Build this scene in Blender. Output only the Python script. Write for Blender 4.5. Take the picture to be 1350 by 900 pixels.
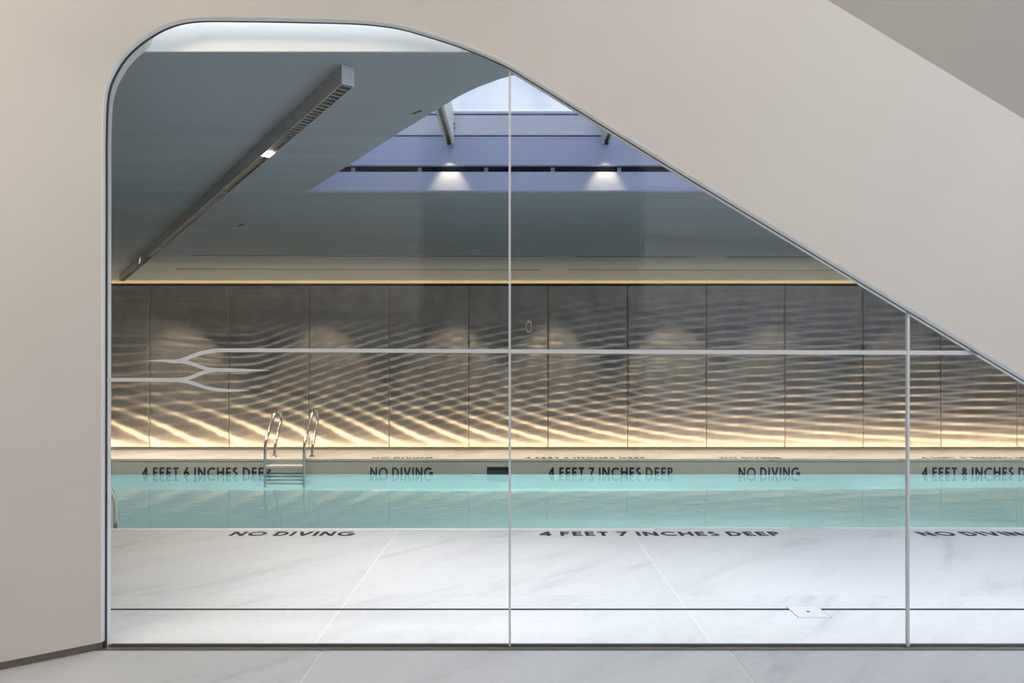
import bpy, bmesh, math, random
import numpy as np
from mathutils import Vector, Matrix
from mathutils.geometry import tessellate_polygon

random.seed(7)
scene = bpy.context.scene
COL = scene.collection
for o in list(bpy.data.objects):
    bpy.data.objects.remove(o)

# ------------------------------------------------------------------ camera
CAM_H = 1.19
F = 900.0                      # focal length in pixels of the 1350 px wide frame
VX, VY = 680.0, 488.0          # vanishing point of the depth direction
cam_d = bpy.data.cameras.new('camera')
cam_d.sensor_width = 36.0
cam_d.lens = 36.0 * F / 1350.0
cam_d.shift_x = -(VX - 675.0) / 1350.0
cam_d.shift_y = (VY - 450.0) / 1350.0
cam_d.clip_start = 0.05
cam = bpy.data.objects.new('camera', cam_d)
COL.objects.link(cam)
cam.location = (0, 0, CAM_H)
cam.rotation_euler = (math.pi / 2, 0, 0)
scene.camera = cam

# ------------------------------------------------------------------ world, exposure
world = bpy.data.worlds.new('sky')
scene.world = world
world.use_nodes = True
wn = world.node_tree
bg = wn.nodes['Background']
wtc = wn.nodes.new('ShaderNodeTexCoord')
wno = wn.nodes.new('ShaderNodeTexNoise')
wno.inputs['Scale'].default_value = 11.0
wno.inputs['Detail'].default_value = 6.0
wra = wn.nodes.new('ShaderNodeValToRGB')
wra.color_ramp.elements[0].position = 0.38
wra.color_ramp.elements[0].color = (0.50, 0.62, 0.84, 1)
wra.color_ramp.elements[1].position = 0.58
wra.color_ramp.elements[1].color = (0.80, 0.88, 1.0, 1)
wn.links.new(wtc.outputs['Generated'], wno.inputs['Vector'])
wn.links.new(wno.outputs['Fac'], wra.inputs['Fac'])
wn.links.new(wra.outputs['Color'], bg.inputs['Color'])
bg.inputs['Strength'].default_value = 1.15

scene.view_settings.view_transform = 'Standard'
scene.view_settings.look = 'None'
scene.view_settings.exposure = 0.0
scene.view_settings.gamma = 1.0
scene.view_settings.use_curve_mapping = False
scene.cycles.use_denoising = True
scene.cycles.max_bounces = 10
scene.cycles.diffuse_bounces = 5
scene.cycles.glossy_bounces = 5
scene.cycles.transmission_bounces = 6
scene.cycles.transparent_max_bounces = 16
scene.cycles.caustics_refractive = False
scene.cycles.caustics_reflective = False
scene.cycles.sample_clamp_indirect = 4.0
scene.cycles.blur_glossy = 0.5


def add_light(name, kind, loc, energy, color, aim=None, **kw):
    d = bpy.data.lights.new(name, kind)
    d.energy = energy
    d.color = color
    for k, v in kw.items():
        setattr(d, k, v)
    o = bpy.data.objects.new(name, d)
    COL.objects.link(o)
    o.location = loc
    if aim is not None:
        o.rotation_euler = Vector(aim).to_track_quat('-Z', 'Y').to_euler()
    return o


WARM = (1.0, 0.68, 0.34)
# daylight falling through the skylight onto the near pool deck
add_light('daylight_sun', 'SUN', (2, 4, 8), 5.4, (0.90, 0.95, 1.0), aim=(-0.30, -0.12, -1.0), angle=math.radians(50))
# added area lights that fill the lobby, standing in for unseen lamps
add_light('lobby_fill', 'AREA', (-2.3, 1.1, 3.9), 66, (1.0, 0.87, 0.72), aim=(0, 0, -1), shape='RECTANGLE', size=1.6, size_y=1.2)
add_light('lobby_fill', 'AREA', (1.4, 1.1, 3.9), 45, (1.0, 0.95, 0.92), aim=(0, 0, -1), shape='RECTANGLE', size=2.2, size_y=1.2)
add_light('lobby_side_fill', 'AREA', (4.1, 0.9, 2.6), 88, (0.86, 0.92, 1.0), aim=(-1, 0.15, -0.1), shape='RECTANGLE', size=2.2, size_y=1.6)  # added cool fill from the right, no window is modelled there


# ------------------------------------------------------------------ materials
def mat_new(name):
    m = bpy.data.materials.new(name)
    m.use_nodes = True
    nt = m.node_tree
    return m, nt, nt.nodes['Principled BSDF'], nt.nodes['Material Output']


def N(nt, t, **kw):
    n = nt.nodes.new(t)
    for k, v in kw.items():
        setattr(n, k, v)
    return n


def simple(name, col, rough=0.6, metal=0.0, noise=0.0, nscale=8.0, bump=0.0, bscale=60.0, spec=0.5):
    m, nt, p, out = mat_new(name)
    p.inputs['Base Color'].default_value = (*col, 1)
    p.inputs['Roughness'].default_value = rough
    p.inputs['Metallic'].default_value = metal
    p.inputs['Specular IOR Level'].default_value = spec
    geo = N(nt, 'ShaderNodeNewGeometry')
    if noise > 0:
        n = N(nt, 'ShaderNodeTexNoise')
        n.inputs['Scale'].default_value = nscale
        n.inputs['Detail'].default_value = 5
        r = N(nt, 'ShaderNodeValToRGB')
        r.color_ramp.elements[0].position = 0.3
        r.color_ramp.elements[1].position = 0.7
        r.color_ramp.elements[0].color = (*[c * (1 - noise) for c in col], 1)
        r.color_ramp.elements[1].color = (*[min(1, c * (1 + noise)) for c in col], 1)
        nt.links.new(geo.outputs['Position'], n.inputs['Vector'])
        nt.links.new(n.outputs['Fac'], r.inputs['Fac'])
        nt.links.new(r.outputs['Color'], p.inputs['Base Color'])
    if bump > 0:
        n2 = N(nt, 'ShaderNodeTexNoise')
        n2.inputs['Scale'].default_value = bscale
        b = N(nt, 'ShaderNodeBump')
        b.inputs['Strength'].default_value = bump
        b.inputs['Distance'].default_value = 0.002
        nt.links.new(geo.outputs['Position'], n2.inputs['Vector'])
        nt.links.new(n2.outputs['Fac'], b.inputs['Height'])
        nt.links.new(b.outputs['Normal'], p.inputs['Normal'])
    return m


def marble(name, base, vein, rough=0.45):
    m, nt, p, out = mat_new(name)
    geo = N(nt, 'ShaderNodeNewGeometry')
    oi = N(nt, 'ShaderNodeObjectInfo')
    mr = N(nt, 'ShaderNodeMapping')
    mr.inputs['Rotation'].default_value = (0, 0, math.radians(-47))
    mp = N(nt, 'ShaderNodeMapping')
    mp.inputs['Scale'].default_value = (0.42, 2.2, 1)
    nt.links.new(mr.outputs['Vector'], mp.inputs['Vector'])
    ad = N(nt, 'ShaderNodeVectorMath', operation='ADD')
    sc = N(nt, 'ShaderNodeVectorMath', operation='SCALE')
    sc.inputs[0].default_value = (13.0, 7.0, 3.0)
    nt.links.new(oi.outputs['Random'], sc.inputs['Scale'])
    nt.links.new(geo.outputs['Position'], ad.inputs[0])
    nt.links.new(sc.outputs['Vector'], ad.inputs[1])
    nt.links.new(ad.outputs['Vector'], mr.inputs['Vector'])
    n = N(nt, 'ShaderNodeTexNoise')
    n.inputs['Scale'].default_value = 1.6
    n.inputs['Detail'].default_value = 8
    n.inputs['Roughness'].default_value = 0.62
    n.inputs['Distortion'].default_value = 0.6
    nt.links.new(mp.outputs['Vector'], n.inputs['Vector'])
    r = N(nt, 'ShaderNodeValToRGB')
    e = r.color_ramp.elements
    e[0].position, e[0].color = 0.30, (*vein, 1)
    e[1].position, e[1].color = 0.52, (*base, 1)
    a = e.new(0.42)
    a.color = (*[0.25 * v + 0.75 * b for v, b in zip(vein, base)], 1)
    nt.links.new(n.outputs['Fac'], r.inputs['Fac'])
    n3 = N(nt, 'ShaderNodeTexNoise')
    n3.inputs['Scale'].default_value = 28
    n3.inputs['Detail'].default_value = 4
    nt.links.new(geo.outputs['Position'], n3.inputs['Vector'])
    mx = N(nt, 'ShaderNodeMix', data_type='RGBA', blend_type='MULTIPLY')
    mx.inputs['Factor'].default_value = 0.14
    nt.links.new(r.outputs['Color'], mx.inputs['A'])
    nt.links.new(n3.outputs['Fac'], mx.inputs['B'])
    nt.links.new(mx.outputs['Result'], p.inputs['Base Color'])
    p.inputs['Roughness'].default_value = rough
    return m


def glass_mat(name, tint, base_r=0.04, frost=0.0):
    """clear pane: straight transmission plus a mirror reflection that grows at grazing angles"""
    m, nt, p, out = mat_new(name)
    nt.nodes.remove(p)
    lw = N(nt, 'ShaderNodeLayerWeight')
    lw.inputs['Blend'].default_value = 0.5
    pw = N(nt, 'ShaderNodeMath', operation='POWER')
    pw.inputs[1].default_value = 5
    ma = N(nt, 'ShaderNodeMath', operation='MULTIPLY_ADD')
    ma.inputs[1].default_value = 1 - base_r
    ma.inputs[2].default_value = base_r
    t = N(nt, 'ShaderNodeBsdfTransparent')
    t.inputs['Color'].default_value = (*tint, 1)
    g = N(nt, 'ShaderNodeBsdfGlossy')
    g.inputs['Roughness'].default_value = 0.0
    mix = N(nt, 'ShaderNodeMixShader')
    nt.links.new(lw.outputs['Facing'], pw.inputs[0])
    nt.links.new(pw.outputs[0], ma.inputs[0])
    nt.links.new(ma.outputs[0], mix.inputs['Fac'])
    src = t
    if frost > 0:
        tr = N(nt, 'ShaderNodeBsdfTranslucent')
        tr.inputs['Color'].default_value = (0.95, 0.97, 1, 1)
        m2 = N(nt, 'ShaderNodeMixShader')
        m2.inputs['Fac'].default_value = frost
        nt.links.new(t.outputs[0], m2.inputs[1])
        nt.links.new(tr.outputs[0], m2.inputs[2])
        src = m2
    nt.links.new(src.outputs[0], mix.inputs[1])
    nt.links.new(g.outputs[0], mix.inputs[2])
    nt.links.new(mix.outputs[0], out.inputs['Surface'])
    return m


def water_mat():
    m, nt, p, out = mat_new('water')
    nt.nodes.remove(p)
    geo = N(nt, 'ShaderNodeNewGeometry')
    mp = N(nt, 'ShaderNodeMapping')
    mp.inputs['Scale'].default_value = (1.0, 1.5, 1)
    n = N(nt, 'ShaderNodeTexNoise')
    n.inputs['Scale'].default_value = 2.6
    n.inputs['Detail'].default_value = 2
    b = N(nt, 'ShaderNodeBump')
    b.inputs['Strength'].default_value = 0.14
    b.inputs['Distance'].default_value = 0.02
    nt.links.new(geo.outputs['Position'], mp.inputs['Vector'])
    nt.links.new(mp.outputs['Vector'], n.inputs['Vector'])
    nt.links.new(n.outputs['Fac'], b.inputs['Height'])
    fr = N(nt, 'ShaderNodeFresnel')
    fr.inputs['IOR'].default_value = 1.33
    rf = N(nt, 'ShaderNodeBsdfRefraction')
    rf.inputs['IOR'].default_value = 1.33
    rf.inputs['Roughness'].default_value = 0.0
    rf.inputs['Color'].default_value = (0.67, 0.92, 0.95, 1)
    gl = N(nt, 'ShaderNodeBsdfGlossy')
    gl.inputs['Roughness'].default_value = 0.02
    mix = N(nt, 'ShaderNodeMixShader')
    for s in (fr, rf, gl):
        nt.links.new(b.outputs['Normal'], s.inputs['Normal'])
    nt.links.new(fr.outputs[0], mix.inputs['Fac'])
    nt.links.new(rf.outputs[0], mix.inputs[1])
    nt.links.new(gl.outputs[0], mix.inputs[2])
    nt.links.new(mix.outputs[0], out.inputs['Surface'])
    return m


def streak_mat():
    """horizontally striated wall of the lobby behind the camera"""
    m, nt, p, out = mat_new('striated_stone')
    geo = N(nt, 'ShaderNodeNewGeometry')
    mp = N(nt, 'ShaderNodeMapping')
    mp.inputs['Scale'].default_value = (0.12, 1, 5.0)
    n = N(nt, 'ShaderNodeTexNoise')
    n.inputs['Scale'].default_value = 2.2
    n.inputs['Detail'].default_value = 7
    n.inputs['Roughness'].default_value = 0.7
    r = N(nt, 'ShaderNodeValToRGB')
    r.color_ramp.elements[0].position = 0.36
    r.color_ramp.elements[0].color = (0.16, 0.16, 0.15, 1)
    r.color_ramp.elements[1].position = 0.56
    r.color_ramp.elements[1].color = (0.85, 0.85, 0.80, 1)
    nt.links.new(geo.outputs['Position'], mp.inputs['Vector'])
    nt.links.new(mp.outputs['Vector'], n.inputs['Vector'])
    nt.links.new(n.outputs['Fac'], r.inputs['Fac'])
    nt.links.new(r.outputs['Color'], p.inputs['Base Color'])
    p.inputs['Roughness'].default_value = 0.7
    return m


def panel_mat():
    m, nt, p, out = mat_new('brushed_bronze')
    geo = N(nt, 'ShaderNodeNewGeometry')
    mp = N(nt, 'ShaderNodeMapping')
    mp.inputs['Scale'].default_value = (1.2, 1, 1.0)
    n = N(nt, 'ShaderNodeTexNoise')
    n.inputs['Scale'].default_value = 5
    n.inputs['Detail'].default_value = 6
    r = N(nt, 'ShaderNodeValToRGB')
    r.color_ramp.elements[0].position = 0.3
    r.color_ramp.elements[0].color = (0.25, 0.25, 0.27, 1)
    r.color_ramp.elements[1].position = 0.7
    r.color_ramp.elements[1].color = (0.33, 0.33, 0.35, 1)
    nt.links.new(geo.outputs['Position'], mp.inputs['Vector'])
    nt.links.new(mp.outputs['Vector'], n.inputs['Vector'])
    nt.links.new(n.outputs['Fac'], r.inputs['Fac'])
    nt.links.new(r.outputs['Color'], p.inputs['Base Color'])
    p.inputs['Metallic'].default_value = 0.40
    p.inputs['Roughness'].default_value = 0.46
    return m


def film_mat():
    m, nt, p, out = mat_new('frosted_film')
    p.inputs['Base Color'].default_value = (0.78, 0.80, 0.82, 1)
    p.inputs['Roughness'].default_value = 0.8
    tr = N(nt, 'ShaderNodeBsdfTranslucent')
    tr.inputs['Color'].default_value = (0.8, 0.85, 0.9, 1)
    mix = N(nt, 'ShaderNodeMixShader')
    mix.inputs['Fac'].default_value = 0.35
    nt.links.new(p.outputs[0], mix.inputs[1])
    nt.links.new(tr.outputs[0], mix.inputs[2])
    nt.links.new(mix.outputs[0], out.inputs['Surface'])
    return m


def emit_mat(name, col, s):
    m, nt, p, out = mat_new(name)
    p.inputs['Base Color'].default_value = (*col, 1)
    p.inputs['Emission Color'].default_value = (*col, 1)
    p.inputs['Emission Strength'].default_value = s
    return m


M = dict(
    plaster=simple('white_plaster', (0.66, 0.63, 0.60), 0.75, noise=0.03, nscale=1.2, bump=0.05),
    trimwhite=simple('white_lacquer', (0.86, 0.87, 0.88), 0.45, noise=0.01),
    ceil=simple('grey_ceiling_paint', (0.32, 0.395, 0.45), 0.75, noise=0.03, nscale=1.5),
    dark=simple('black_gasket', (0.045, 0.047, 0.055), 0.6, noise=0.1),
    slot=simple('shadow_slot', (0.02, 0.02, 0.03), 0.8, noise=0.1),
    base=simple('bronze_base', (0.22, 0.19, 0.15), 0.5, 0.3, noise=0.15, nscale=10),
    chan=simple('steel_channel', (0.30, 0.28, 0.26), 0.4, 0.8, noise=0.08, nscale=20),
    chandark=simple('dark_steel_channel', (0.09, 0.09, 0.095), 0.5, 0.5, noise=0.08, nscale=20),
    deck=marble('pale_marble', (0.83, 0.83, 0.835), (0.66, 0.66, 0.68)),
    fardeck=marble('pale_marble_far', (0.80, 0.79, 0.78), (0.62, 0.60, 0.58)),
    lobby=marble('grey_marble', (0.56, 0.585, 0.61), (0.44, 0.46, 0.49), 0.4),
    grout=simple('white_grout', (0.94, 0.94, 0.94), 0.9, noise=0.03),
    skytint=simple('sky_tinted_white', (0.47, 0.53, 0.76), 0.6, noise=0.04, nscale=2),  # white well wall with the blue of the sky light put into its colour
    purlin=simple('pale_steel_paint', (0.68, 0.72, 0.86), 0.5, noise=0.02),
    rafter=simple('grey_steel_paint', (0.55, 0.58, 0.58), 0.45, 0.2, noise=0.04),
    alu=simple('anodised_aluminium', (0.45, 0.44, 0.44), 0.45, 0.6, noise=0.05, nscale=14),
    louvre=simple('dark_louvre', (0.10, 0.095, 0.09), 0.35, 0.7, noise=0.1),
    steel=simple('polished_steel', (0.78, 0.77, 0.75), 0.16, 1.0, noise=0.02),
    tread=simple('white_tread', (0.82, 0.83, 0.82), 0.5, noise=0.03),
    plasterpool=simple('pool_plaster', (0.58, 0.66, 0.64), 0.6, noise=0.05, nscale=2),
    poolfloor=simple('white_pool_plaster', (0.86, 0.90, 0.86), 0.6, noise=0.04, nscale=1.5),
    letter=simple('black_letter', (0.012, 0.012, 0.016), 0.6, noise=0.1),
    glass=glass_mat('clear_glass', (0.982, 0.990, 0.992)),
    skyglass=glass_mat('skylight_glass', (0.97, 0.98, 1.0), 0.04, 0.06),
    joint=simple('silicone_joint', (0.62, 0.65, 0.68), 0.4, noise=0.03),
    water=water_mat(),
    streak=streak_mat(),
    panel=panel_mat(),
    film=film_mat(),
    led=emit_mat('lit_led', (1.0, 0.9, 0.75), 6.0),
    fillglow=emit_mat('pool_fill_glow', (0.8, 1.0, 1.0), 4.0),
    backing=simple('dark_backing', (0.10, 0.095, 0.09), 0.8, noise=0.1),
    cream=simple('cream_wall', (0.75, 0.70, 0.60), 0.8, noise=0.03),
    fitting=simple('brushed_fitting', (0.70, 0.73, 0.75), 0.4, 0.2, noise=0.05),
)


# ------------------------------------------------------------------ helpers
def px(x, y, Y):
    """point at depth Y seen at photo pixel x, y (measuring aid)"""
    return ((x - VX) * Y / F, Y, CAM_H + (VY - y) * Y / F)


def setp(o, parent=None, kind=None, label=None, cat=None, group=None):
    if parent is not None:
        o.parent = parent
    if kind:
        o['kind'] = kind
    if label:
        o['label'] = label
    if cat:
        o['category'] = cat
    if group:
        o['group'] = group
    return o


def link(name, me, **kw):
    o = bpy.data.objects.new(name, me)
    COL.objects.link(o)
    return setp(o, **kw)


def empty(name, loc=(0, 0, 0), **kw):
    o = bpy.data.objects.new(name, None)
    o.location = loc
    COL.objects.link(o)
    return setp(o, **kw)


def mesh(name, verts, faces, mat, smooth=False, **kw):
    me = bpy.data.meshes.new(name)
    me.from_pydata([tuple(v) for v in verts], [], faces)
    if mat is not None:
        me.materials.append(mat)
    if smooth:
        me.polygons.foreach_set('use_smooth', [True] * len(me.polygons))
    me.update()
    return link(name, me, **kw)


def boxes(name, lst, mat, bevel=0.0, **kw):
    bm = bmesh.new()
    for (x0, x1, y0, y1, z0, z1) in lst:
        mtx = Matrix.Translation(((x0 + x1) / 2, (y0 + y1) / 2, (z0 + z1) / 2)) @ Matrix.Diagonal((x1 - x0, y1 - y0, z1 - z0, 1))
        bmesh.ops.create_cube(bm, size=1, matrix=mtx)
    if bevel > 0:
        bmesh.ops.bevel(bm, geom=bm.edges[:], offset=bevel, segments=2, affect='EDGES', profile=0.6)
    me = bpy.data.meshes.new(name)
    bm.to_mesh(me)
    bm.free()
    me.materials.append(mat)
    return link(name, me, **kw)


def box(name, x0, x1, y0, y1, z0, z1, mat, bevel=0.0, **kw):
    return boxes(name, [(x0, x1, y0, y1, z0, z1)], mat, bevel, **kw)


def catmull(pts, step):
    P = [Vector(p) for p in pts]
    P = [2 * P[0] - P[1]] + P + [2 * P[-1] - P[-2]]
    out = []
    for i in range(1, len(P) - 2):
        a, b, c, d = P[i - 1:i + 3]
        n = max(1, int((c - b).length / step))
        for k in range(n):
            t = k / n
            out.append(0.5 * (2 * b + (c - a) * t + (2 * a - 5 * b + 4 * c - d) * t * t + (3 * b - a - 3 * c + d) * t ** 3))
    out.append(P[-2])
    return out


def tube(name, pts, r, mat, seg=14, step=0.03, smooth_path=True, **kw):
    path = catmull(pts, step) if smooth_path else [Vector(p) for p in pts]
    V, Fc = [], []
    prev = None
    for i, p in enumerate(path):
        t = (path[min(i + 1, len(path) - 1)] - path[max(i - 1, 0)]).normalized()
        if prev is None:
            a = t.orthogonal().normalized()
        else:
            a = (prev - t * prev.dot(t)).normalized()
        prev = a
        b = t.cross(a)
        for k in range(seg):
            th = 2 * math.pi * k / seg
            V.append(p + r * (math.cos(th) * a + math.sin(th) * b))
    for i in range(len(path) - 1):
        for k in range(seg):
            k2 = (k + 1) % seg
            Fc.append((i * seg + k, i * seg + k2, (i + 1) * seg + k2, (i + 1) * seg + k))
    Fc.append(tuple(range(seg))[::-1])
    Fc.append(tuple((len(path) - 1) * seg + k for k in range(seg)))
    return mesh(name, V, Fc, mat, smooth=True, **kw)


def prism(name, poly, y0, y1, mat, axis='Y', **kw):
    """extrude a polygon: axis Y takes (x, z) points, axis Z takes (x, y) points"""
    n = len(poly)
    if axis == 'Y':
        V = [(a, y0, b) for a, b in poly] + [(a, y1, b) for a, b in poly]
    else:
        V = [(a, b, y0) for a, b in poly] + [(a, b, y1) for a, b in poly]
    bm = bmesh.new()
    vs = [bm.verts.new(v) for v in V]
    for tri in tessellate_polygon([[Vector((a, b, 0)) for a, b in poly]]):
        bm.faces.new([vs[k] for k in tri])
        bm.faces.new([vs[n + k] for k in reversed(tri)])
    for i in range(n):
        j = (i + 1) % n
        bm.faces.new((vs[i], vs[n + i], vs[n + j], vs[j]))
    bmesh.ops.recalc_face_normals(bm, faces=bm.faces[:])
    me = bpy.data.meshes.new(name)
    bm.to_mesh(me)
    bm.free()
    me.materials.append(mat)
    return link(name, me, **kw)


# ================================================================== STRUCTURE
GY = 2.930          # front face of the glass
CEIL = 2.585
POOL_N, POOL_F = 5.125, 9.18
WALL = 10.47
WATER_Z = -0.207

# ---- the opening outline on the plane of the wall edge (Y = 2.90)
EY = 2.90
out_px = [(133, 847), (133.3, 700), (133.6, 500), (134, 267), (134.3, 170), (137.6, 119), (149.7, 89), (167.5, 65.3), (194, 44.5),
          (224, 29.7), (262, 22.8), (327.7, 22.4), (416.7, 24), (480, 26), (524, 31), (551, 37.5), (578, 45.6), (604, 53.9), (631, 64.2),
          (658, 76), (676, 85), (718, 110.5), (748, 129), (828, 178.5), (902, 224), (1050, 313.5), (1199, 403.5), (1350, 494.5), (1600, 645.5), (1850, 796.5)]
crv = catmull([((x - VX) * EY / F, 0, CAM_H + (VY - y) * EY / F) for x, y in out_px], 0.03)
crv[0].z = 0.035
NP = len(crv)
nrm = []
for i in range(NP):
    t = (crv[min(i + 1, NP - 1)] - crv[max(i - 1, 0)]).normalized()
    nrm.append(Vector((-t.z, 0, t.x)))      # outward, to the left of travel
nrm[0] = nrm[1] = Vector((-1, 0, 0))


def flare(n):
    # slope of the plaster towards the lobby, by the direction the edge faces
    l = max(0.0, -n.x)
    dg = max(0.0, n.x)
    return 0.12 + 0.60 * l ** 1.5 + 0.12 * max(0.0, 1 - dg / 0.5) * (1 - l)


def shell(name, levels, mat, parent=None, sm=True, z0=0.035, **kw):
    """levels(i) -> list of (offset outward, Y) for curve point i"""
    V, Fc = [], []
    L = None
    for i in range(NP):
        lv = levels(i)
        L = len(lv)
        for d, y in lv:
            p = crv[i] + nrm[i] * d
            V.append((p.x, y, max(p.z, 0.0) if i else z0))
    for i in range(NP - 1):
        for k in range(L - 1):
            Fc.append((i * L + k, i * L + k + 1, (i + 1) * L + k + 1, (i + 1) * L + k))
    return mesh(name, V, Fc, mat, smooth=sm, parent=parent, **kw)


CREASE = 0.86


def wall_levels(i):
    g = flare(nrm[i])
    dg = max(0.0, min(1.0, nrm[i].x / 0.5))
    lv = [(0.0, EY), (0.3, EY - 0.3 * g), (CREASE, EY - CREASE * g)]
    g2 = g + dg * 0.95
    lv.append((3.2, EY - CREASE * g - (3.2 - CREASE) * g2))
    return lv


wf = shell('wall_front', wall_levels, M['plaster'], kind='structure', label='smooth white plaster wall sweeping around the glazed opening')
md = wf.modifiers.new('crease', 'EDGE_SPLIT')
md.split_angle = math.radians(20)


def lip(i):
    return 0.004 + 0.009 * max(0.0, min(1.0, nrm[i].x / 0.5 + 0.3))


wf_lip = shell('edge_lip', lambda i: [(0.0, EY), (-0.5 * lip(i), EY + 0.002), (-0.85 * lip(i), EY + 0.008), (-lip(i), EY + 0.022)], M['trimwhite'], parent=wf)
# pool side of the same wall
shell('pool_side_face', lambda i: [(-0.004 + 0.013 * max(0.0, -nrm[i].x) + (0.30 if nrm[i].z > (0.62 if nrm[i].x > 0 else 0.66) and nrm[i].x < 0.47 else 0.0), 2.985), (9.0, 2.985)], M['plaster'], parent=wf)

# recessed base under the left wall
lx, ly = crv[0].x, EY
g0 = flare(nrm[0])
bv = []
for d in (0.004, 3.2):
    for off, z in ((0.02, 0.0), (0.02, 0.036)):
        bv.append((lx - d - off * 0.0, ly - d * g0 + off, z))
for d in (0.004, 3.2):
    for z in (0.0, 0.036):
        bv.append((lx - d, ly - d * g0 + 0.05, z))
mesh('baseboard_left', bv, [(0, 1, 3, 2), (4, 6, 7, 5), (1, 5, 7, 3), (0, 2, 6, 4), (0, 4, 5, 1), (2, 3, 7, 6)], M['base'],
     kind='structure', label='low bronze recessed base under the left plaster wall')

# ---- window_1: the frameless glazing in the opening
win = empty('window_1', (0.3, GY, 0), kind='structure', label='frameless glass wall in three panes between lobby and pool')


def wchild(o):
    o.parent = win
    o.matrix_parent_inverse = Matrix.Translation((-0.3, -GY, 0))
    return o




def GK(i):
    return 0.0014 + 0.0030 * max(0.0, -nrm[i].x)


wchild(shell('gasket', lambda i: [(-lip(i) + 0.001, EY + 0.020), (-lip(i) - GK(i), EY + 0.022), (-lip(i) - GK(i), EY + 0.030)], M['dark'], z0=0.004))


def headw(i):
    # 1 along the top edge, where the jamb is opened for the added fascia light
    a = max(0.0, min(1.0, (nrm[i].z - (0.62 if nrm[i].x > 0 else 0.82)) / 0.12))
    b = max(0.0, min(1.0, (0.47 - nrm[i].x) / 0.25))
    return a * b


wchild(shell('jamb', lambda i: [(-lip(i) - GK(i), EY + 0.030), (-0.004 + 0.013 * max(0.0, -nrm[i].x) + 0.12 * headw(i), 2.985 - 0.035 * headw(i))], M['trimwhite'], z0=0.004))

# glass panes: outline polygon split at the two vertical joints
JX = [(672 - VX) * GY / F, (1197.5 - VX) * GY / F]
inner = [(p.x - n.x * 0.008, p.z - n.z * 0.008) for p, n in zip(crv, nrm)]
inner[0] = (inner[0][0], 0.006)


def clip(poly, xs, keep_left):
    res = []
    for i in range(len(poly)):
        a, b = poly[i], poly[(i + 1) % len(poly)]
        ia = (a[0] <= xs) == keep_left
        ib = (b[0] <= xs) == keep_left
        if ia:
            res.append(a)
        if ia != ib:
            t = (xs - a[0]) / (b[0] - a[0])
            res.append((xs, a[1] + t * (b[1] - a[1])))
    return res


full = inner + [(inner[-1][0], 0.006)]
parts = [clip(full, JX[0] - 0.003, True),
         clip(clip(full, JX[0] + 0.003, False), JX[1] - 0.003, True),
         clip(full, JX[1] + 0.003, False)]
for pl in parts:
    wchild(prism('pane', pl, GY, GY + 0.012, M['glass']))


def edge_z(xx):
    for a, b in zip(inner[:-1], inner[1:]):
        if a[0] <= xx <= b[0] and b[0] > a[0] + 1e-6 and a[1] > 1.0 * 0 + 0.2 and xx > -1.0:
            t = (xx - a[0]) / (b[0] - a[0])
            return a[1] + t * (b[1] - a[1])
    return 1.0


for jx in JX:
    wchild(box('glass_joint', jx - 0.0046, jx + 0.0046, GY - 0.002, GY + 0.014, 0.006, edge_z(jx) - 0.004, M['joint']))
# floor channel the panes stand in
wchild(box('channel_strip', inner[0][0] - 0.03, 4.2, 2.902, 2.925, -0.002, 0.004, M['chan']))
wchild(box('channel_gasket', inner[0][0], 4.2, 2.944, 2.962, -0.002, 0.006, M['chandark']))
wchild(box('channel_base', inner[0][0] - 0.2, 4.2, 2.90, 2.966, -0.03, -0.001, M['chan']))


# frosted film: branching line across the panes
def ribbon(V, Fc, pts, y0, y1):
    """pts: (px x, px y, half width px) on the glass face"""
    c = catmull([((x - VX) * GY / F, w * GY / F, CAM_H + (VY - y) * GY / F) for x, y, w in pts], 0.012)
    b0 = len(V)
    n = len(c)
    for i, p in enumerate(c):
        t = c[min(i + 1, n - 1)] - c[max(i - 1, 0)]
        t = Vector((t.x, 0, t.z)).normalized()
        nn = Vector((-t.z, 0, t.x))
        w = max(p.y, 0.0004)
        for yy in (y0, y1):
            V.append((p.x + nn.x * w, yy, p.z + nn.z * w))
            V.append((p.x - nn.x * w, yy, p.z - nn.z * w))
    for i in range(n - 1):
        a, b = b0 + i * 4, b0 + i * 4 + 4
        Fc += [(a, a + 1, b + 1, b), (a + 2, b + 2, b + 3, a + 3), (a, b, b + 2, a + 2), (a + 1, a + 3, b + 3, b + 1)]
    Fc += [(b0, b0 + 2, b0 + 3, b0 + 1), (b0 + 4 * n - 4, b0 + 4 * n - 3, b0 + 4 * n - 1, b0 + 4 * n - 2)]


branches = [
    [(195, 475.3, 0.3), (215, 475.2, 1.5), (235, 476, 2.6), (252, 470, 2.6), (268, 464.6, 2.6), (285, 461.9, 2.5), (300, 461.6, 2.5), (420, 461.8, 2.5),
     (672, 462.8, 2.6), (900, 463.8, 2.7), (1199, 464.6, 2.8), (1303, 465, 2.8)],
    [(232, 475.6, 2.2), (248, 478, 2.4), (262, 482.4, 2.3), (276, 486.6, 2.4), (292, 487.6, 2.5), (320, 487.8, 1.9), (340, 488.0, 1.1), (356, 488.2, 0.3)],
    [(139, 500.4, 2.5), (195, 500.4, 2.5), (234, 500.5, 2.6), (250, 498, 2.4), (264, 492.5, 2.3), (278, 488.3, 2.4), (290, 487.6, 2.4)],
    [(230, 500.5, 2.4), (248, 503.2, 2.3), (262, 507.6, 2.2), (278, 512.2, 2.2), (296, 514.3, 2.1), (314, 514.5, 1.4), (330, 514.2, 0.3)],
]
for bi, br in enumerate(branches):
    V, Fc = [], []
    ribbon(V, Fc, br, GY - 0.0007 - bi * 0.0007, GY - 0.0002 - bi * 0.0007)
    wchild(mesh('frosted_band', V, Fc, M['film'], label='thin frosted branching line across the glass'))

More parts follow.
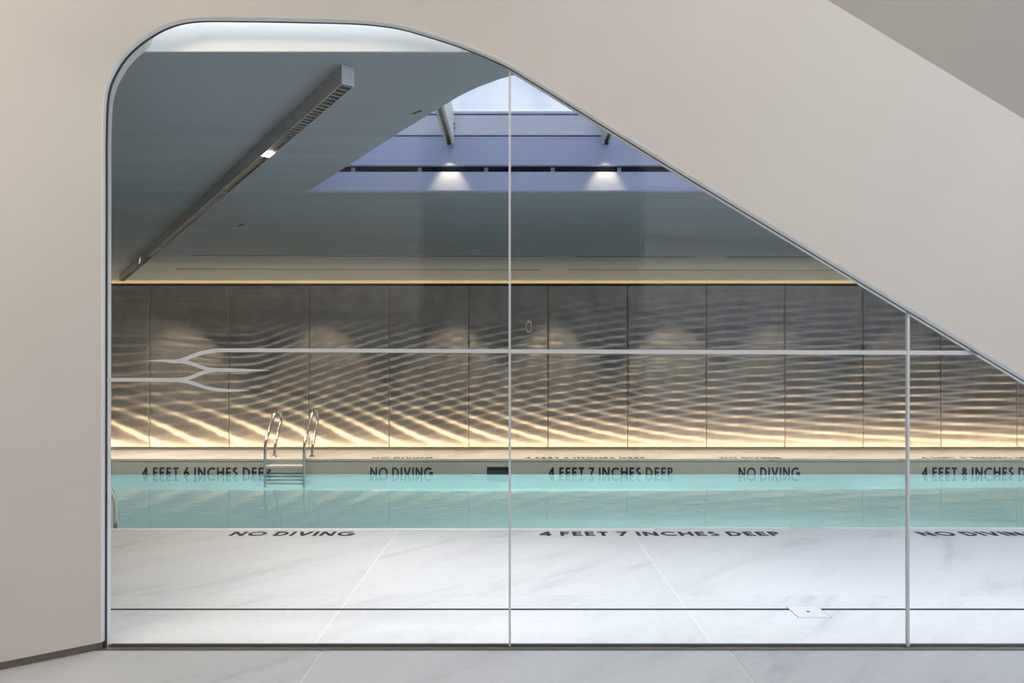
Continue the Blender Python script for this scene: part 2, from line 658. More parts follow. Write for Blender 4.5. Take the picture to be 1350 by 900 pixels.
# white fascia at the glass head, in front of the ceiling slab
box('trim_1', -2.6, 1.2, 2.987, 2.998, CEIL, 3.2, M['trimwhite'], kind='structure', label='white fascia band above the pool ceiling edge')

# added area light, hidden above the glass head to brighten the fascia
add_light('head_fill', 'AREA', (-0.95, 2.955, 2.94), 5.5, (0.90, 0.97, 1.0), aim=(0, 0.30, -1), spread=math.radians(80), shape='RECTANGLE', size=1.75, size_y=0.02)

# ---- pool ceiling: thick slab with the curved skylight cut into it
sky_px = [(407, 251), (453, 222), (527.6, 174), (545, 163.4), (565, 151), (586.7, 138), (604, 127.5), (631, 114.5), (658, 104.5), (675.6, 99.5), (691.6, 96)]
edge = []
for x, y in sky_px:
    Y = (CEIL - CAM_H) * F / (VY - y)
    edge.append(((x - VX) * Y / F, Y, 0))
edge += [(0.22, 3.14, 0), (0.5, 3.10, 0), (0.9, 3.09, 0)]
ec = catmull(edge, 0.08)
SKB = 5.297
cp = [(-7.2, 3.0), (9.2, 3.0), (9.2, 3.09)] + [(p.x, p.y) for p in reversed(ec)] + [(ec[0].x - 0.04, SKB + 0.06), (9.2, SKB + 0.06), (9.2, 10.75), (-7.2, 10.75)]
prism('ceiling', cp, CEIL, 3.20, M['ceil'], axis='Z', kind='structure', label='grey painted pool ceiling with a curved skylight cut-out')

# ---- skylight
sk = empty('window_2', (2.5, 4.2, CEIL), kind='structure', label='skylight well with sky-tinted white back wall, steel rafters and glazing')
SKI = Matrix.Translation((-2.5, -4.2, -CEIL))


def schild(o):
    o.parent = sk
    o.matrix_parent_inverse = SKI
    return o


def zb(y):
    return CAM_H + (VY - y) * SKB / F


XL = ec[0].x - 0.03
schild(box('well_panel', XL, 9.2, SKB, SKB + 0.058, CEIL, zb(226.5), M['skytint']))
schild(box('well_panel', XL, 9.2, SKB, SKB + 0.058, zb(217.5), zb(180), M['skytint']))
schild(box('slot_backing', XL, 9.2, SKB + 0.045, SKB + 0.058, zb(226.5), zb(217.5), M['slot']))
for i in range(12):
    bx = XL + 0.35 + 0.52 * i
    schild(box('slot_bracket', bx, bx + 0.03, SKB + 0.036, SKB + 0.0445, zb(225.5), zb(219), M['alu']))
schild(box('shadow_gap', XL, 9.2, SKB + 0.03, SKB + 0.058, zb(180), zb(178), M['slot']))
schild(box('purlin', XL, 9.2, SKB - 0.004, SKB + 0.058, zb(178), zb(152), M['purlin'], 0.003))
schild(box('purlin_gap', XL, 9.2, SKB + 0.02, SKB + 0.058, zb(152), zb(149.5), M['slot']))
schild(box('glazing_bead', XL, 9.2, SKB, SKB + 0.058, zb(149.5), 3.20, M['purlin']))
RX = [-0.512 + 1.207 * i for i in range(8)]
for i, rx in enumerate(RX):
    y0 = 3.82 if i == 0 else 3.12
    zz = zb(190)
    r = schild(boxes('rafter', [(rx - 0.033, rx + 0.033, y0, SKB - 0.004, zz + 0.016, 3.195),
                                (rx - 0.033, rx - 0.015, y0, SKB - 0.004, zz, zz + 0.016),
                                (rx + 0.015, rx + 0.033, y0, SKB - 0.004, zz, zz + 0.016)], M['rafter']))
    c = box('rafter_slot', rx - 0.015, rx + 0.015, y0, SKB - 0.004, zz + 0.010, zz + 0.0155, M['louvre'])
    c.parent = r
    c.matrix_parent_inverse = Matrix()
    for bz in (zb(164), zb(170)):
        bb = box('bolt', rx + 0.0335, rx + 0.042, SKB - 0.03, SKB - 0.014, bz - 0.007, bz + 0.007, M['chandark'], 0.002)
        bb.parent = r
    x1 = rx + 1.207 - 0.006 if i < 7 else 9.2
    schild(box('pane', rx + 0.006, x1, 3.02, SKB + 0.05, 3.201, 3.213, M['skyglass']))
schild(box('pane', -2.0, RX[0] - 0.006, 3.02, SKB + 0.05, 3.201, 3.213, M['skyglass']))

# rafter spotlights washing the well wall
for i in (0, 1):
    rx = RX[i]
    s = empty('spotlight', (rx, 5.222, zb(190)), label=('small dark spotlight under the skylight rafter nearer the linear ceiling light' if i == 0 else
                                                        'small dark spotlight under the skylight rafter beside the diagonal wall edge'),
              cat='spotlight', group='spotlights under the skylight rafters')
    bm = bmesh.new()
    bmesh.ops.create_cone(bm, cap_ends=False, segments=20, radius1=0.017, radius2=0.012, depth=0.03, matrix=Matrix.Translation((0, 0, -0.010)))
    me = bpy.data.meshes.new('housing')
    bm.to_mesh(me)
    bm.free()
    me.materials.append(M['louvre'])
    h = link('housing', me, parent=s)
    l = add_light('spot_beam', 'SPOT', (0, 0, -0.03), 12.0, (1.0, 0.78, 0.40), aim=(0, 0.0, -1.0), spot_size=math.radians(68), spot_blend=0.6, shadow_soft_size=0.008)
    l.parent = s

# ---- back wall with rippled metal panels
wb = box('wall_back', -7.2, 9.2, 10.62, 10.75, -0.3, 3.2, M['cream'], kind='structure', label='far pool wall clad in rippled bronze metal panels')
PZ0, PZ1 = 0.012, 2.487
jpx = [91, 197, 302, 407.5, 513, 618, 722.5, 827.5, 931.5, 1035, 1138, 1240.5, 1341, 1441]
jx_ = [(x - VX) * WALL / F for x in jpx]


def sstep(a, b, t):
    t = np.clip((t - a) / (b - a), 0, 1)
    return t * t * (3 - 2 * t)


_tx = np.linspace(-8, 10, 1801)
_up = 2.4 * np.exp(-(_tx + 2.0) / 5.0) * (0.12 + 0.88 * sstep(-6.2, -2.6, _tx))
_U = np.concatenate([[0], np.cumsum(0.5 * (_up[1:] + _up[:-1]) * (_tx[1] - _tx[0]))])


def wave(p, a=0.27):
    return np.sin(p) + a * np.sin(2 * p)


def relief(x, z):
    """two crossing wave trains whose crests flatten out towards the right"""
    left = sstep(3.5, -4.0, x)
    far = sstep(-3.8, -5.8, x)
    lens = np.exp(-((x + 5.15) / 1.0) ** 2 - ((z - 1.70) / 0.24) ** 2)
    p1 = 2 * math.pi * (z / (0.120 + 0.05 * far) - np.interp(x, _tx, _U)) + 6.0 * lens
    qa, qb, qc = 0.14, 0.42, 0.34
    ql = (qc / qa) * np.log(qa * np.exp(z / qc) + qb)
    qr = (z + 0.06 * np.exp(-z / 0.2)) / 0.1285
    p2 = 2 * math.pi * (qr * (1 - left) + ql * left - np.where(x > -2.1, 10.5 * np.exp(-(np.maximum(x, -2.1) + 2.1) / 7.0), 10.5 - 1.5 * (x + 2.1)))
    up = sstep(0.25, 0.8, z)
    hi = sstep(0.8, 1.3, z)
    w1 = 0.22 + 0.58 * up + 0.15 * hi
    w2 = (1.25 - 0.55 * up) * left + (0.85 - 0.1 * up) * (1 - left) - 0.35 * hi * left
    h = w1 * wave(p1) + w2 * wave(p2, 0.16) * (1 + 1.3 * left * (1 - up))
    rt = sstep(-2.5, 2.5, x)
    top = 1.86 - 0.10 * rt
    fade = 1 - sstep(top - 0.35, top + 0.2, z)
    tail = 0.24 * rt * (1 - sstep(2.1, 2.45, z)) + 0.16 * far
    a = sstep(0.03, 0.20, z) * (fade + (1 - fade) * tail)
    return 0.0072 * a * h


for j in range(len(jx_) - 1):
    x0, x1 = jx_[j] + 0.004, jx_[j + 1] - 0.004
    nx, nz = 44, 210
    xs = np.linspace(x0, x1, nx + 1)
    zs = np.linspace(PZ0, PZ1, nz + 1)
    X, Z = np.meshgrid(xs, zs)
    H = relief(X, Z)
    Vv = np.stack([X, WALL - H, Z], -1).reshape(-1, 3).tolist()
    idx = lambda a, b: b * (nx + 1) + a
    Fc = []
    for b in range(nz):
        for a in range(nx):
            Fc.append((idx(a, b), idx(a + 1, b), idx(a + 1, b + 1), idx(a, b + 1)))
    nf = len(Fc)
    rim = [idx(a, 0) for a in range(nx)] + [idx(nx, b) for b in range(nz)] + [idx(a, nz) for a in range(nx, 0, -1)] + [idx(0, b) for b in range(nz, 0, -1)]
    base = len(Vv)
    for r in rim:
        v = Vv[r]
        Vv.append((v[0], WALL + 0.03, v[2]))
    R = len(rim)
    for i in range(R):
        i2 = (i + 1) % R
        Fc.append((rim[i2], rim[i], base + i, base + i2))
    me = bpy.data.meshes.new('panel')
    me.from_pydata(Vv, [], Fc)
    me.materials.append(M['panel'])
    sm = [True] * nf + [False] * R
    me.polygons.foreach_set('use_smooth', sm)
    me.update()
    link('panel', me, parent=wb)
box('panel_backing', -7.2, 9.2, WALL + 0.032, WALL + 0.06, -0.2, 2.49, M['backing'], parent=wb)
box('foot_shade', -7.2, 9.2, WALL - 0.016, WALL + 0.03, -0.05, 0.0115, M['slot'], parent=wb)  # black strip standing in for the shadow of the slot below the panels
box('cap_shade', -7.2, 9.2, WALL - 0.01, WALL + 0.06, 2.490, 2.522, M['slot'], parent=wb)  # black strip drawn for the shadow gap along the panel tops
# warm led strips: in the floor slot at the foot of the panels and in the cove above them
add_light('base_led', 'AREA', (1.0, WALL - 0.20, -0.06), 140, WARM, aim=(0, 0.45, 1), shape='RECTANGLE', size=16.0, size_y=0.03)
add_light('cove_led', 'AREA', (1.0, WALL + 0.10, 2.505), 10, WARM, aim=(0, 0.2, 1), shape='RECTANGLE', size=16.0, size_y=0.03)
# small accent downlights in the ceiling slot: scallops on the panels, warm light on the far deck
for ux, en in ((240, 58), (425, 52), (600, 52), (728, 55), (885, 50), (1020, 30), (1190, 20), (1330, 20)):
    add_light('accent_downlight', 'SPOT', ((ux - VX) * WALL / F, 9.62, CEIL - 0.01), en, (1.0, 0.74, 0.46), aim=(0, 0.42, -1), spot_size=math.radians(60), spot_blend=0.45, shadow_soft_size=0.03)
# added area lights under the dark ceiling slots, brightening far deck and pool wall
add_light('slot_fill', 'AREA', (1.0, 8.31, CEIL - 0.005), 55, (1.0, 0.86, 0.66), aim=(0, 0.33, -1), shape='RECTANGLE', size=14.0, size_y=0.02, spread=math.radians(45))
add_light('slot_fill', 'AREA', (1.0, 9.37, CEIL - 0.005), 22, (1.0, 0.78, 0.50), aim=(0, 0.10, -1), shape='RECTANGLE', size=14.0, size_y=0.02, spread=math.radians(40))

# side and hidden walls closing the pool hall
box('wall_left', -7.35, -7.2, 2.9, 10.75, -0.3, 3.2, M['plaster'], kind='structure', label='left end wall of the pool hall')
box('wall_right', 9.2, 9.35, 2.9, 10.75, -0.3, 3.2, M['plaster'], kind='structure', label='right end wall of the pool hall')

# ---- decks: grout bed with stone slabs
PL, PR = -5.43, 9.2
deck = boxes('floor', [(-7.2, 9.2, 2.95, 3.3895, -0.06, -0.001), (-7.2, 9.2, 3.3895, 3.4135, -0.06, -0.024), (-7.2, 9.2, 3.4135, POOL_N - 0.002, -0.06, -0.001), (-7.2, 9.2, POOL_F + 0.002, WALL - 0.235, -0.06, -0.004),
                       (-7.2, PL - 0.002, POOL_N, POOL_F, -0.06, -0.004)], M['grout'], kind='structure', label='pale marble pool deck around the pool')
cols = [-7.2, -6.06, -4.33, -2.597, -0.875, 0.853, 2.525, 4.25, 5.98, 7.7, 9.2]
G = 0.0028
DC = (1.052, 3.39)        # filled in below: drain cover centre
cov = px(1065.4, 806.2, CAM_H * F / (806.2 - VY))
CX, CY = cov[0], cov[1]
CW = 0.082
rows = [(2.966, 3.3895, 0.0), (3.4135, 3.6065, 0.0), (3.6085, 4.845, 0.0), (4.8475, POOL_N + 0.004, 0.0)]


def slab(x0, x1, y0, y1, mat, parent, th=0.03, z=0.0):
    return box('slab', x0, x1, y0, y1, z - th, z, mat, parent=parent)


for (y0, y1, dz) in rows:
    for a, b in zip(cols[:-1], cols[1:]):
        x0, x1 = a + G, b - G
        if y1 < 3.62 and x0 < CX < x1:
            # slab notched round the drain cover
            yc = CY - CW if y0 < 3.2 else None
            if y0 < 3.2:
                poly = [(x0, y0), (x1, y0), (x1, y1), (CX + CW, y1), (CX + CW, CY - CW), (CX - CW, CY - CW), (CX - CW, y1), (x0, y1)]
            else:
                poly = [(x0, y0), (CX - CW, y0), (CX - CW, CY + CW), (CX + CW, CY + CW), (CX + CW, y0), (x1, y0), (x1, y1), (x0, y1)]
            prism('slab', poly, -0.03, 0.0, M['deck'], axis='Z', parent=deck)
        else:
            slab(x0, x1, y0, y1, M['deck'], deck)
for (y0, y1) in [(POOL_F - 0.004, POOL_F + 0.30), (POOL_F + 0.3025, WALL - 0.24)]:
    for a, b in zip(cols[:-1], cols[1:]):
        slab(a + 0.0015, b - 0.0015, y0, y1, M['fardeck'], deck)
for y0, y1 in ((POOL_N + 0.007, 6.4), (6.405, 7.8), (7.805, POOL_F - 0.007)):
    slab(-7.195, PL + 0.004, y0, y1, M['fardeck'], deck)

box('coping', -5.3, (862 - VX) * POOL_N / F, POOL_N - 0.035, POOL_N + 0.008, 0.0, 0.003, M['grout'], 0.001, parent=deck)
# raised light coping pieces along the near pool edge
for a, b in ((862, 1040.5), (1082, 1700)):
    x0 = (a - VX) * POOL_N / F
    x1 = (b - VX) * POOL_N / F
    box('coping', x0, x1, POOL_N - 0.012, POOL_N + 0.014, 0.0, 0.0095, M['grout'], 0.002, parent=deck)

# floor drain slot: dark channel between the slabs, interrupted by the cover
for a, b, lb in ((-2.6, CX - CW, 'long dark drain slot across the marble deck left of the square cover'),
                 (CX + CW, 4.6, 'dark drain slot across the marble deck right of the square cover')):
    d = empty('drain_slot', ((a + b) / 2, 3.4015, -0.0235), label=lb, cat='drain', group='drain slots in the deck')
    w = (b - a) / 2
    box('channel', -w, w, -0.0118, 0.0118, -0.0005, 0.0005, M['slot'], parent=d)
    box('channel_edge', -w, w, 0.0106, 0.0118, 0.0005, 0.022, M['chandark'], parent=d)
dc = empty('drain_cover', (CX, CY, 0.0), label='square marble drain cover with a small dark lift hole', cat='drain cover')
box('frame', -CW + 0.0005, CW - 0.0005, -CW + 0.0005, CW - 0.0005, -0.022, -0.0004, M['slot'], parent=dc)
box('lid', -CW + 0.0035, CW - 0.0035, -CW + 0.0035, CW - 0.0035, -0.0004, 0.0008, M['deck'], parent=dc)
bm = bmesh.new()
bmesh.ops.create_cone(bm, cap_ends=True, segments=18, radius1=0.009, radius2=0.009, depth=0.0012, matrix=Matrix.Translation((0, 0, 0.0012)))
me = bpy.data.meshes.new('lift_hole')
bm.to_mesh(me)
bm.free()
me.materials.append(M['slot'])
link('lift_hole', me, parent=dc)

# ---- lobby floor, walls and ceiling
lob = box('lobby_floor', -5.2, 4.4, -2.2, 2.9, -0.06, -0.004, M['grout'], kind='structure', label='grey marble lobby floor in front of the glass')
lc = [-5.2, -4.293, -2.558, -0.823, 0.912, 2.647, 4.382]
for y0, y1 in ((2.05, 2.899), (0.6, 2.045), (-0.85, 0.595), (-2.2, -0.855)):
    for a, b in zip(lc[:-1], lc[1:]):
        slab(a + G, b - G, y0, y1, M['lobby'], lob)
box('lobby_ceiling', -5.3, 4.5, -2.2, 3.2, 4.0, 4.1, M['plaster'], kind='structure', label='lobby ceiling above the camera')
box('wall_lobby_left', -5.3, -5.2, -2.2, 3.0, -0.06, 4.0, M['plaster'], kind='structure', label='lobby side wall on the left, outside the picture')
box('wall_lobby_right', 4.4, 4.5, -2.2, 3.0, -0.06, 4.0, M['plaster'], kind='structure', label='lobby side wall on the right, outside the picture')
OX0, OX1 = (552 - VX) * 7.86 / F, (850 - VX) * 7.86 / F
wr = boxes('wall_rear', [(-5.2, OX0, -2.35, -2.0, 0, 4.0), (OX1, 4.4, -2.35, -2.0, 0, 4.0), (OX0, OX1, -2.35, -2.0, 3.9, 4.0)], M['streak'],
           kind='structure', label='striated lobby wall behind the camera with a tall passage')
boxes('passage', [(OX0, OX1, -5.0, -4.9, 0, 4.0), (OX0 - 0.1, OX0, -5.0, -2.35, 0, 4.0), (OX1, OX1 + 0.1, -5.0, -2.35, 0, 4.0), (OX0, OX1, -5, -2.35, 3.9, 4.0),
                  (OX0, OX1, -5, -2.0, -0.06, 0.0)], M['backing'], parent=wr)

# ---- pool basin and water
basin = boxes('pool_basin', [(PL - 0.1, PR, POOL_N - 0.1, POOL_N, -1.5, -0.031), (PL - 0.1, PR, POOL_F, POOL_F + 0.1, -1.5, -0.031), (PL - 0.1, PL, POOL_N, POOL_F, -1.5, -0.031)], M['plasterpool'], kind='structure', label='pool basin with pale blue-green plaster walls')
box('basin_floor', PL - 0.1, PR, POOL_N - 0.1, POOL_F + 0.1, -1.6, -1.37, M['poolfloor'], parent=basin)
box('pool_water', PL, PR, POOL_N, POOL_F, WATER_Z - 0.001, WATER_Z, M['water'], kind='stuff', label='calm turquoise pool water')
wo = bpy.data.objects['pool_water']
bm = bmesh.new()
vs = [bm.verts.new(v) for v in ((PL, POOL_N, WATER_Z), (PR, POOL_N, WATER_Z), (PR, POOL_F, WATER_Z), (PL, POOL_F, WATER_Z))]
bm.faces.new(vs)
bm.to_mesh(wo.data)
bm.free()
wo['category'] = 'water'
# added underwater fill lights at the near wall, unseen, brightening the basin
for lx_ in (-4.2, -1.8, 0.6, 3.0, 5.4, 7.8):
    add_light('pool_fill', 'AREA', (lx_, POOL_N + 0.03, -0.70), 165, (0.80, 0.97, 1.0), aim=(0, 0.75, -0.8), shape='DISK', size=0.25)

# ================================================================== OBJECTS
# ---- pool ladders
LP = [(9.436, 0.0), (9.438, 0.06), (9.455, 0.13), (9.56, 0.29), (9.665, 0.43), (9.70, 0.50), (9.69, 0.57), (9.64, 0.625), (9.57, 0.645), (9.48, 0.62), (9.40, 0.555),
      (9.28, 0.43), (9.15, 0.285), (9.10, 0.215), (9.082, 0.13), (9.08, 0.0), (9.08, -0.5), (9.08, -1.1)]


def ladder(x_left, edge_y, side, label):
    """side +1: deck lies towards +Y (far edge); -1: deck towards the camera"""
    t = empty('pool_ladder', (x_left + 0.26, edge_y, 0), label=label, cat='ladder', group='steel pool ladders')
    for sx in (-0.26, 0.26):
        rl = tube('rail', [(sx, side * (y - POOL_F), z) for y, z in LP], 0.0195, M['steel'], parent=t)
        bm = bmesh.new()
        bmesh.ops.create_cone(bm, cap_ends=True, segments=24, radius1=0.042, radius2=0.030, depth=0.014, matrix=Matrix.Translation((sx, side * (9.436 - POOL_F), 0.007)))
        me = bpy.data.meshes.new('foot_flange')
        bm.to_mesh(me)
        bm.free()
        me.materials.append(M['steel'])
        link('foot_flange', me, parent=rl)
    for z in (-0.072, -0.34, -0.61, -0.88):
        ya, yb = sorted((side * (9.055 - POOL_F), side * (9.145 - POOL_F)))
        box('tread', -0.245, 0.245, ya, yb, z - 0.045, z, M['tread'], 0.006, parent=t)
    return t


ladder(-3.335, POOL_F, 1, 'curved steel pool ladder on the far pool edge below the rippled wall')
ladder(-3.58, POOL_N, -1, 'curved steel ladder rail at the near pool edge beside the left wall')

# ---- letters
ST = 0.19


def arc(cx, cy, rx, ry, a0, a1, n=18):
    return [(cx + rx * math.cos(math.radians(a0 + (a1 - a0) * i / n)), cy + ry * math.sin(math.radians(a0 + (a1 - a0) * i / n))) for i in range(n + 1)]


h = ST / 2
GLY = {
    '4': (0.64, [[(0.46, 0), (0.46, 1)], [(0.47, 0.96), (0.07, 0.27)], [(0.0, 0.27), (0.64, 0.27)]]),
    '6': (0.60, [arc(0.30, 0.31, 0.30 - h, 0.31 - h, 0, 360, 26), [(0.10, 0.42), (0.42, 1.0)]]),
    '7': (0.56, [[(0, 1 - h), (0.56, 1 - h)], [(0.47, 0.92), (0.14, 0.0)]]),
    '8': (0.58, [arc(0.29, 0.29, 0.29 - h, 0.29 - h, 0, 360, 26), arc(0.29, 0.755, 0.245 - h, 0.245 - h, 0, 360, 24)]),
    'F': (0.48, [[(h, 0), (h, 1)], [(h, 1 - h), (0.48, 1 - h)], [(h, 0.50), (0.44, 0.50)]]),
    'E': (0.50, [[(h, 0), (h, 1)], [(h, 1 - h), (0.49, 1 - h)], [(h, 0.50), (0.45, 0.50)], [(h, h), (0.50, h)]]),
    'T': (0.56, [[(0.28, 0), (0.28, 1)], [(0, 1 - h), (0.56, 1 - h)]]),
    'I': (ST, [[(h, 0), (h, 1)]]),
    'N': (0.76, [[(h, 0), (h, 1)], [(h, 0.96), (0.76 - h, 0.04)], [(0.76 - h, 0), (0.76 - h, 1)]]),
    'C': (0.80, [arc(0.50, 0.5, 0.5 - h, 0.5 - h, 48, 312, 28)]),
    'G': (0.90, [arc(0.50, 0.5, 0.5 - h, 0.5 - h, 48, 350, 30), [(0.54, 0.44), (0.96, 0.44)]]),
    'O': (1.00, [arc(0.50, 0.5, 0.5 - h, 0.5 - h, 0, 360, 36)]),
    'H': (0.72, [[(h, 0), (h, 1)], [(0.72 - h, 0), (0.72 - h, 1)], [(h, 0.52), (0.72 - h, 0.52)]]),
    'S': (0.52, [arc(0.26, 0.735, 0.25 - h, 0.265 - h, 35, 270, 16), arc(0.26, 0.28, 0.27 - h, 0.28 - h, 90, -150, 16)]),
    'D': (0.74, [[(h, 0), (h, 1)], [(h, 1 - h)] + arc(0.25, 0.5, 0.49 - h, 0.5 - h, 90, -90, 22) + [(h, h)]]),
    'P': (0.54, [[(h, 0), (h, 1)], [(h, 1 - h)] + arc(0.26, 0.71, 0.28 - h, 0.29 - h, 90, -90, 16) + [(h, 0.42 + h)]]),
    'V': (0.74, [[(0.07, 1), (0.37, 0.04)], [(0.67, 1), (0.37, 0.04)]]),
}
GM = {}


def glyph_mesh(ch):
    if ch in GM:
        return GM[ch]
    V, Fc = [], []
    for st in GLY[ch][1]:
        closed = math.dist(st[0], st[-1]) < 1e-6 and len(st) > 3
        n = len(st)
        b0 = len(V)
        for i, p in enumerate(st):
            if closed:
                a, b = st[(i - 1) % (n - 1)], st[(i + 1) % (n - 1)]
            else:
                a, b = st[max(i - 1, 0)], st[min(i + 1, n - 1)]
            tx, ty = b[0] - a[0], b[1] - a[1]
            L = math.hypot(tx, ty)
            nx_, ny_ = -ty / L * h, tx / L * h
            for zz in (0.0, 1.0):
                V.append((p[0] + nx_, p[1] + ny_, zz))
                V.append((p[0] - nx_, p[1] - ny_, zz))
        for i in range(n - 1):
            a, b = b0 + 4 * i, b0 + 4 * i + 4
            Fc += [(a, b, b + 1, a + 1), (a + 2, a + 3, b + 3, b + 2), (a, a + 2, b + 2, b), (a + 1, b + 1, b + 3, a + 3)]
    me = bpy.data.meshes.new('letter')
    me.from_pydata(V, [], Fc)
    me.materials.append(M['letter'])
    GM[ch] = me
    return me


def text(phrase, x0, x1, cap, loc_y, loc_z, upright, label, name='depth_marking', group=None):
    tr = 0.17
    adv = []
    x = 0.0
    for ch in phrase:
        if ch == ' ':
            x += 0.30
            continue
        adv.append((ch, x))
        x += GLY[ch][0] + tr
    tot = x - tr
    s = (x1 - x0) / tot
    e = empty(name, (x0, loc_y, loc_z), label=label, cat='marking', group=group)
    if upright:
        e.rotation_euler = (math.pi / 2, 0, 0)
    for ch, ax in adv:
        o = link('letter', glyph_mesh(ch), parent=e)
        o.location = (ax * s, 0, 0)
        o.scale = (s, cap, 0.002)
    return e


def wx(u, Y):
    return (u - VX) * Y / F


WG = 'black lettering on the far pool wall at the waterline'
zt = CAM_H - (615.8 - VY) * POOL_F / F - 0.138
for ph, a, b, lb in (('4 FEET 6 INCHES DEEP', 187, 357, 'black 4 FEET 6 INCHES DEEP lettering on the far pool wall beside the ladder'),
                     ('NO DIVING', 488, 570, 'black NO DIVING lettering on the far pool wall left of the skimmer'),
                     ('4 FEET 7 INCHES DEEP', 723, 887, 'black 4 FEET 7 INCHES DEEP lettering on the far pool wall at the waterline'),
                     ('NO DIVING', 973.5, 1054, 'black NO DIVING lettering on the far pool wall right of the skimmer'),
                     ('4 FEET 8 INCHES DEEP', 1215, 1378, 'black 4 FEET 8 INCHES DEEP lettering on the far pool wall at the right')):
    text(ph, wx(a, POOL_F), wx(b, POOL_F), 0.138, POOL_F - 0.0005, zt, True, lb, group=WG)
DG = 'black lettering on the near pool deck edge'
yb_ = CAM_H * F / (706.2 - VY)
for ph, a, b, lb in (('NO DIVING', 301, 464, 'black NO DIVING lettering on the near deck edge at the left'),
                     ('4 FEET 7 INCHES DEEP', 711.5, 1032, 'black 4 FEET 7 INCHES DEEP lettering on the near marble deck edge'),
                     ('NO DIVING', 1218, 1381, 'black NO DIVING lettering on the near deck edge cut by the right picture border')):
    text(ph, wx(a, yb_), wx(b, yb_), 0.122, yb_, 0.0005, False, lb, group=DG)
FG = 'black lettering on the far pool deck'
for ph, a, b, lb in (('NO DIVING', 490, 570, 'foreshortened NO DIVING lettering on the far deck above the left wall NO DIVING'),
                     ('4 FEET 7 INCHES DEEP', 692, 852, 'foreshortened 4 FEET 7 INCHES DEEP lettering on the far deck edge'),
                     ('NO DIVING', 951, 1030, 'foreshortened NO DIVING lettering on the far deck above the right wall NO DIVING'),
                     ('4 FEET 8 INCHES DEEP', 1217, 1376, 'foreshortened 4 FEET 8 INCHES DEEP lettering on the far deck at the right')):
    text(ph, wx(a, 9.24), wx(b, 9.24), 0.12, 9.225, 0.0005, False, lb, group=FG)

# ---- skimmer mouth in the far pool wall
skm = empty('skimmer', (wx(656.5, POOL_F), POOL_F, -0.17), label='dark rectangular skimmer mouth in the far pool wall at the waterline', cat='skimmer')
sw, sh = 0.148, 0.062
boxes('frame', [(-sw, sw, -0.006, 0.0, sh - 0.008, sh), (-sw, sw, -0.006, 0.0, -sh, -sh + 0.008), (-sw, -sw + 0.008, -0.006, 0, -sh, sh), (sw - 0.008, sw, -0.006, 0, -sh, sh)], M['chandark'], parent=skm)
box('opening', -sw + 0.008, sw - 0.008, -0.003, -0.0005, -sh + 0.008, sh - 0.008, M['slot'], parent=skm)
box('flap', -sw + 0.02, sw - 0.02, -0.005, -0.003, -sh + 0.010, 0.01, M['chandark'], parent=skm)

# ---- linear ceiling light
pa = px(459, 87, (CEIL - CAM_H) * F / (VY - 87))
Yf = 10.02
pbx = wx(160.5, Yf)
a = Vector((pa[0], pa[1], CEIL))
b = Vector((pbx, Yf, CEIL))
L = (b - a).length
ang = math.atan2(b.y - a.y, b.x - a.x)
lt = empty('linear_light', a, label='long grey linear light fixture running along the pool ceiling', cat='light')
lt.rotation_euler = (0, 0, ang)
W_, H_ = 0.030, 0.088
boxes('housing', [(0.004, L, -W_, W_, -0.02, -0.0005), (0.004, L, -W_, -W_ + 0.004, -H_, -0.02), (0.004, L, W_ - 0.004, W_, -H_, -0.02)], M['alu'], parent=lt)
box('end_cap', 0, 0.004, -W_, W_, -H_, -0.0005, M['purlin'], parent=lt)
box('end_cap', L, L + 0.004, -W_, W_, -H_, -0.0005, M['alu'], parent=lt)
box('diffuser', 0.004, L, -W_ + 0.004, W_ - 0.004, -H_ + 0.014, -H_ + 0.020, M['louvre'], parent=lt)
for s0 in (0.02, 2.35, 4.9, 6.6):
    lv = empty('louvre', parent=lt)
    for i in range(22):
        x = s0 + 0.045 * i
        box('louvre_blade', x, x + 0.006, -W_ + 0.004, W_ - 0.004, -H_ + 0.001, -H_ + 0.013, M['alu'], parent=lv)
ll = add_light('linear_lamp', 'AREA', (L / 2, 0, -H_ - 0.002), 36, (1.0, 0.88, 0.70), aim=(0, 0, -1), shape='RECTANGLE', size=L, size_y=0.04, spread=math.radians(110))
ll.parent = lt
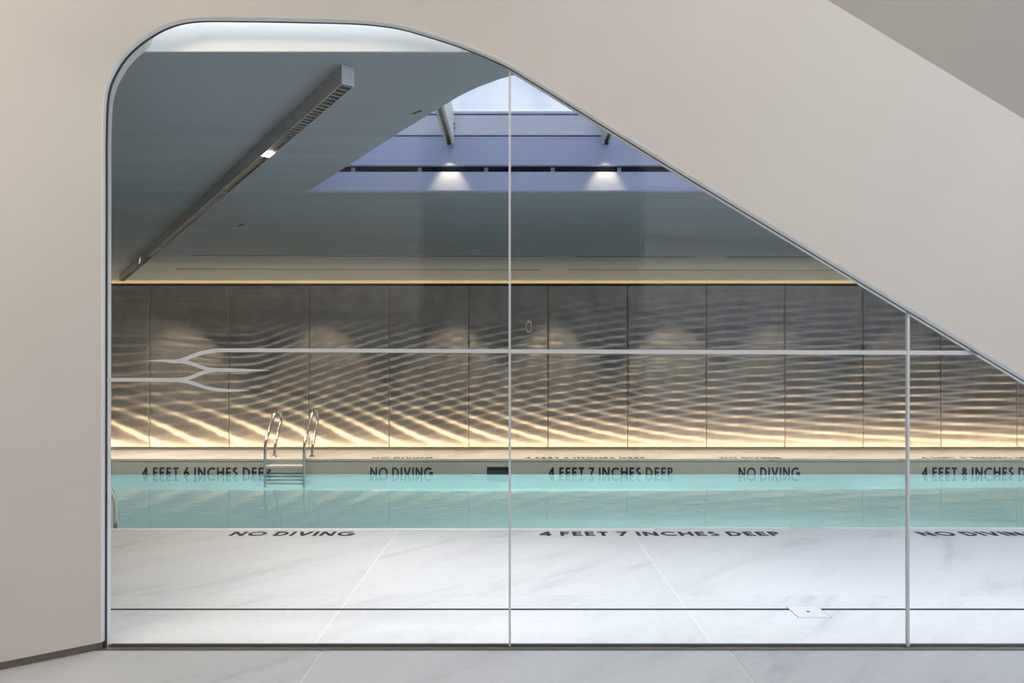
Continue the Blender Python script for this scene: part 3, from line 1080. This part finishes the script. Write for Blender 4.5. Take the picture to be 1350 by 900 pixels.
box('lit_module', 1.22, 1.32, -W_ + 0.006, W_ - 0.006, -H_ + 0.006, -H_ + 0.013, M['led'], parent=lt)

# ---- slots and small marks in the pool ceiling
def cslot(pts, w, lb, mat=M['slot']):
    P = []
    for x, y in pts:
        Y = (CEIL - CAM_H) * F / (VY - y)
        P.append(Vector((wx(x, Y), Y, CEIL)))
    d = P[1] - P[0]
    e = empty('ceiling_slot', (P[0] + P[1]) / 2, label=lb, cat='air slot', group='narrow dark slots in the pool ceiling')
    e.rotation_euler = (0, 0, math.atan2(d.y, d.x))
    l = d.length / 2
    boxes('slot_frame', [(-l, l, -w, -w * 0.6, -0.003, 0.0), (-l, l, w * 0.6, w, -0.003, 0.0)], M['chandark'], parent=e)
    box('slot_throat', -l, l, -w * 0.6, w * 0.6, -0.0012, 0.0, mat, parent=e)


cslot([(254, 336.5), (716, 337.8)], 0.016, 'long dark slot in the ceiling, left of the second glass joint')
cslot([(758, 337.8), (917, 338.3)], 0.016, 'shorter dark ceiling slot under the right skylight spotlight')
cslot([(958, 338.4), (1200, 339)], 0.016, 'dark ceiling slot running to the diagonal wall edge at the right')
cslot([(232, 354.5), (712, 355.5)], 0.012, 'faint long ceiling slot nearest the rippled wall, left')
cslot([(750, 355.5), (1200, 356.5)], 0.012, 'faint long ceiling slot nearest the rippled wall, right')
cslot([(544, 149.8), (555.6, 145.2)], 0.006, 'tiny dark slot in the ceiling beside the skylight curve')
cslot([(313.3, 298), (321, 295.2)], 0.012, 'tiny dark slot in the ceiling right of the linear light')

# ---- small oval fitting on the rippled wall
ft = empty('wall_fitting', (wx(697, WALL), WALL - 0.004, CAM_H + (VY - 430) * WALL / F), label='small grey oval metal fitting on the rippled wall panel right of the glass joint', cat='fitting')
oval = [(0.040 * math.cos(t), -0.016, 0.088 * math.sin(t)) for t in np.linspace(0.0, 2 * math.pi, 28)]
tube('hook_loop', oval, 0.009, M['fitting'], seg=8, parent=ft)
box('mount_plate', -0.03, 0.045, -0.010, 0.0, 0.045, 0.085, M['fitting'], 0.003, parent=ft)
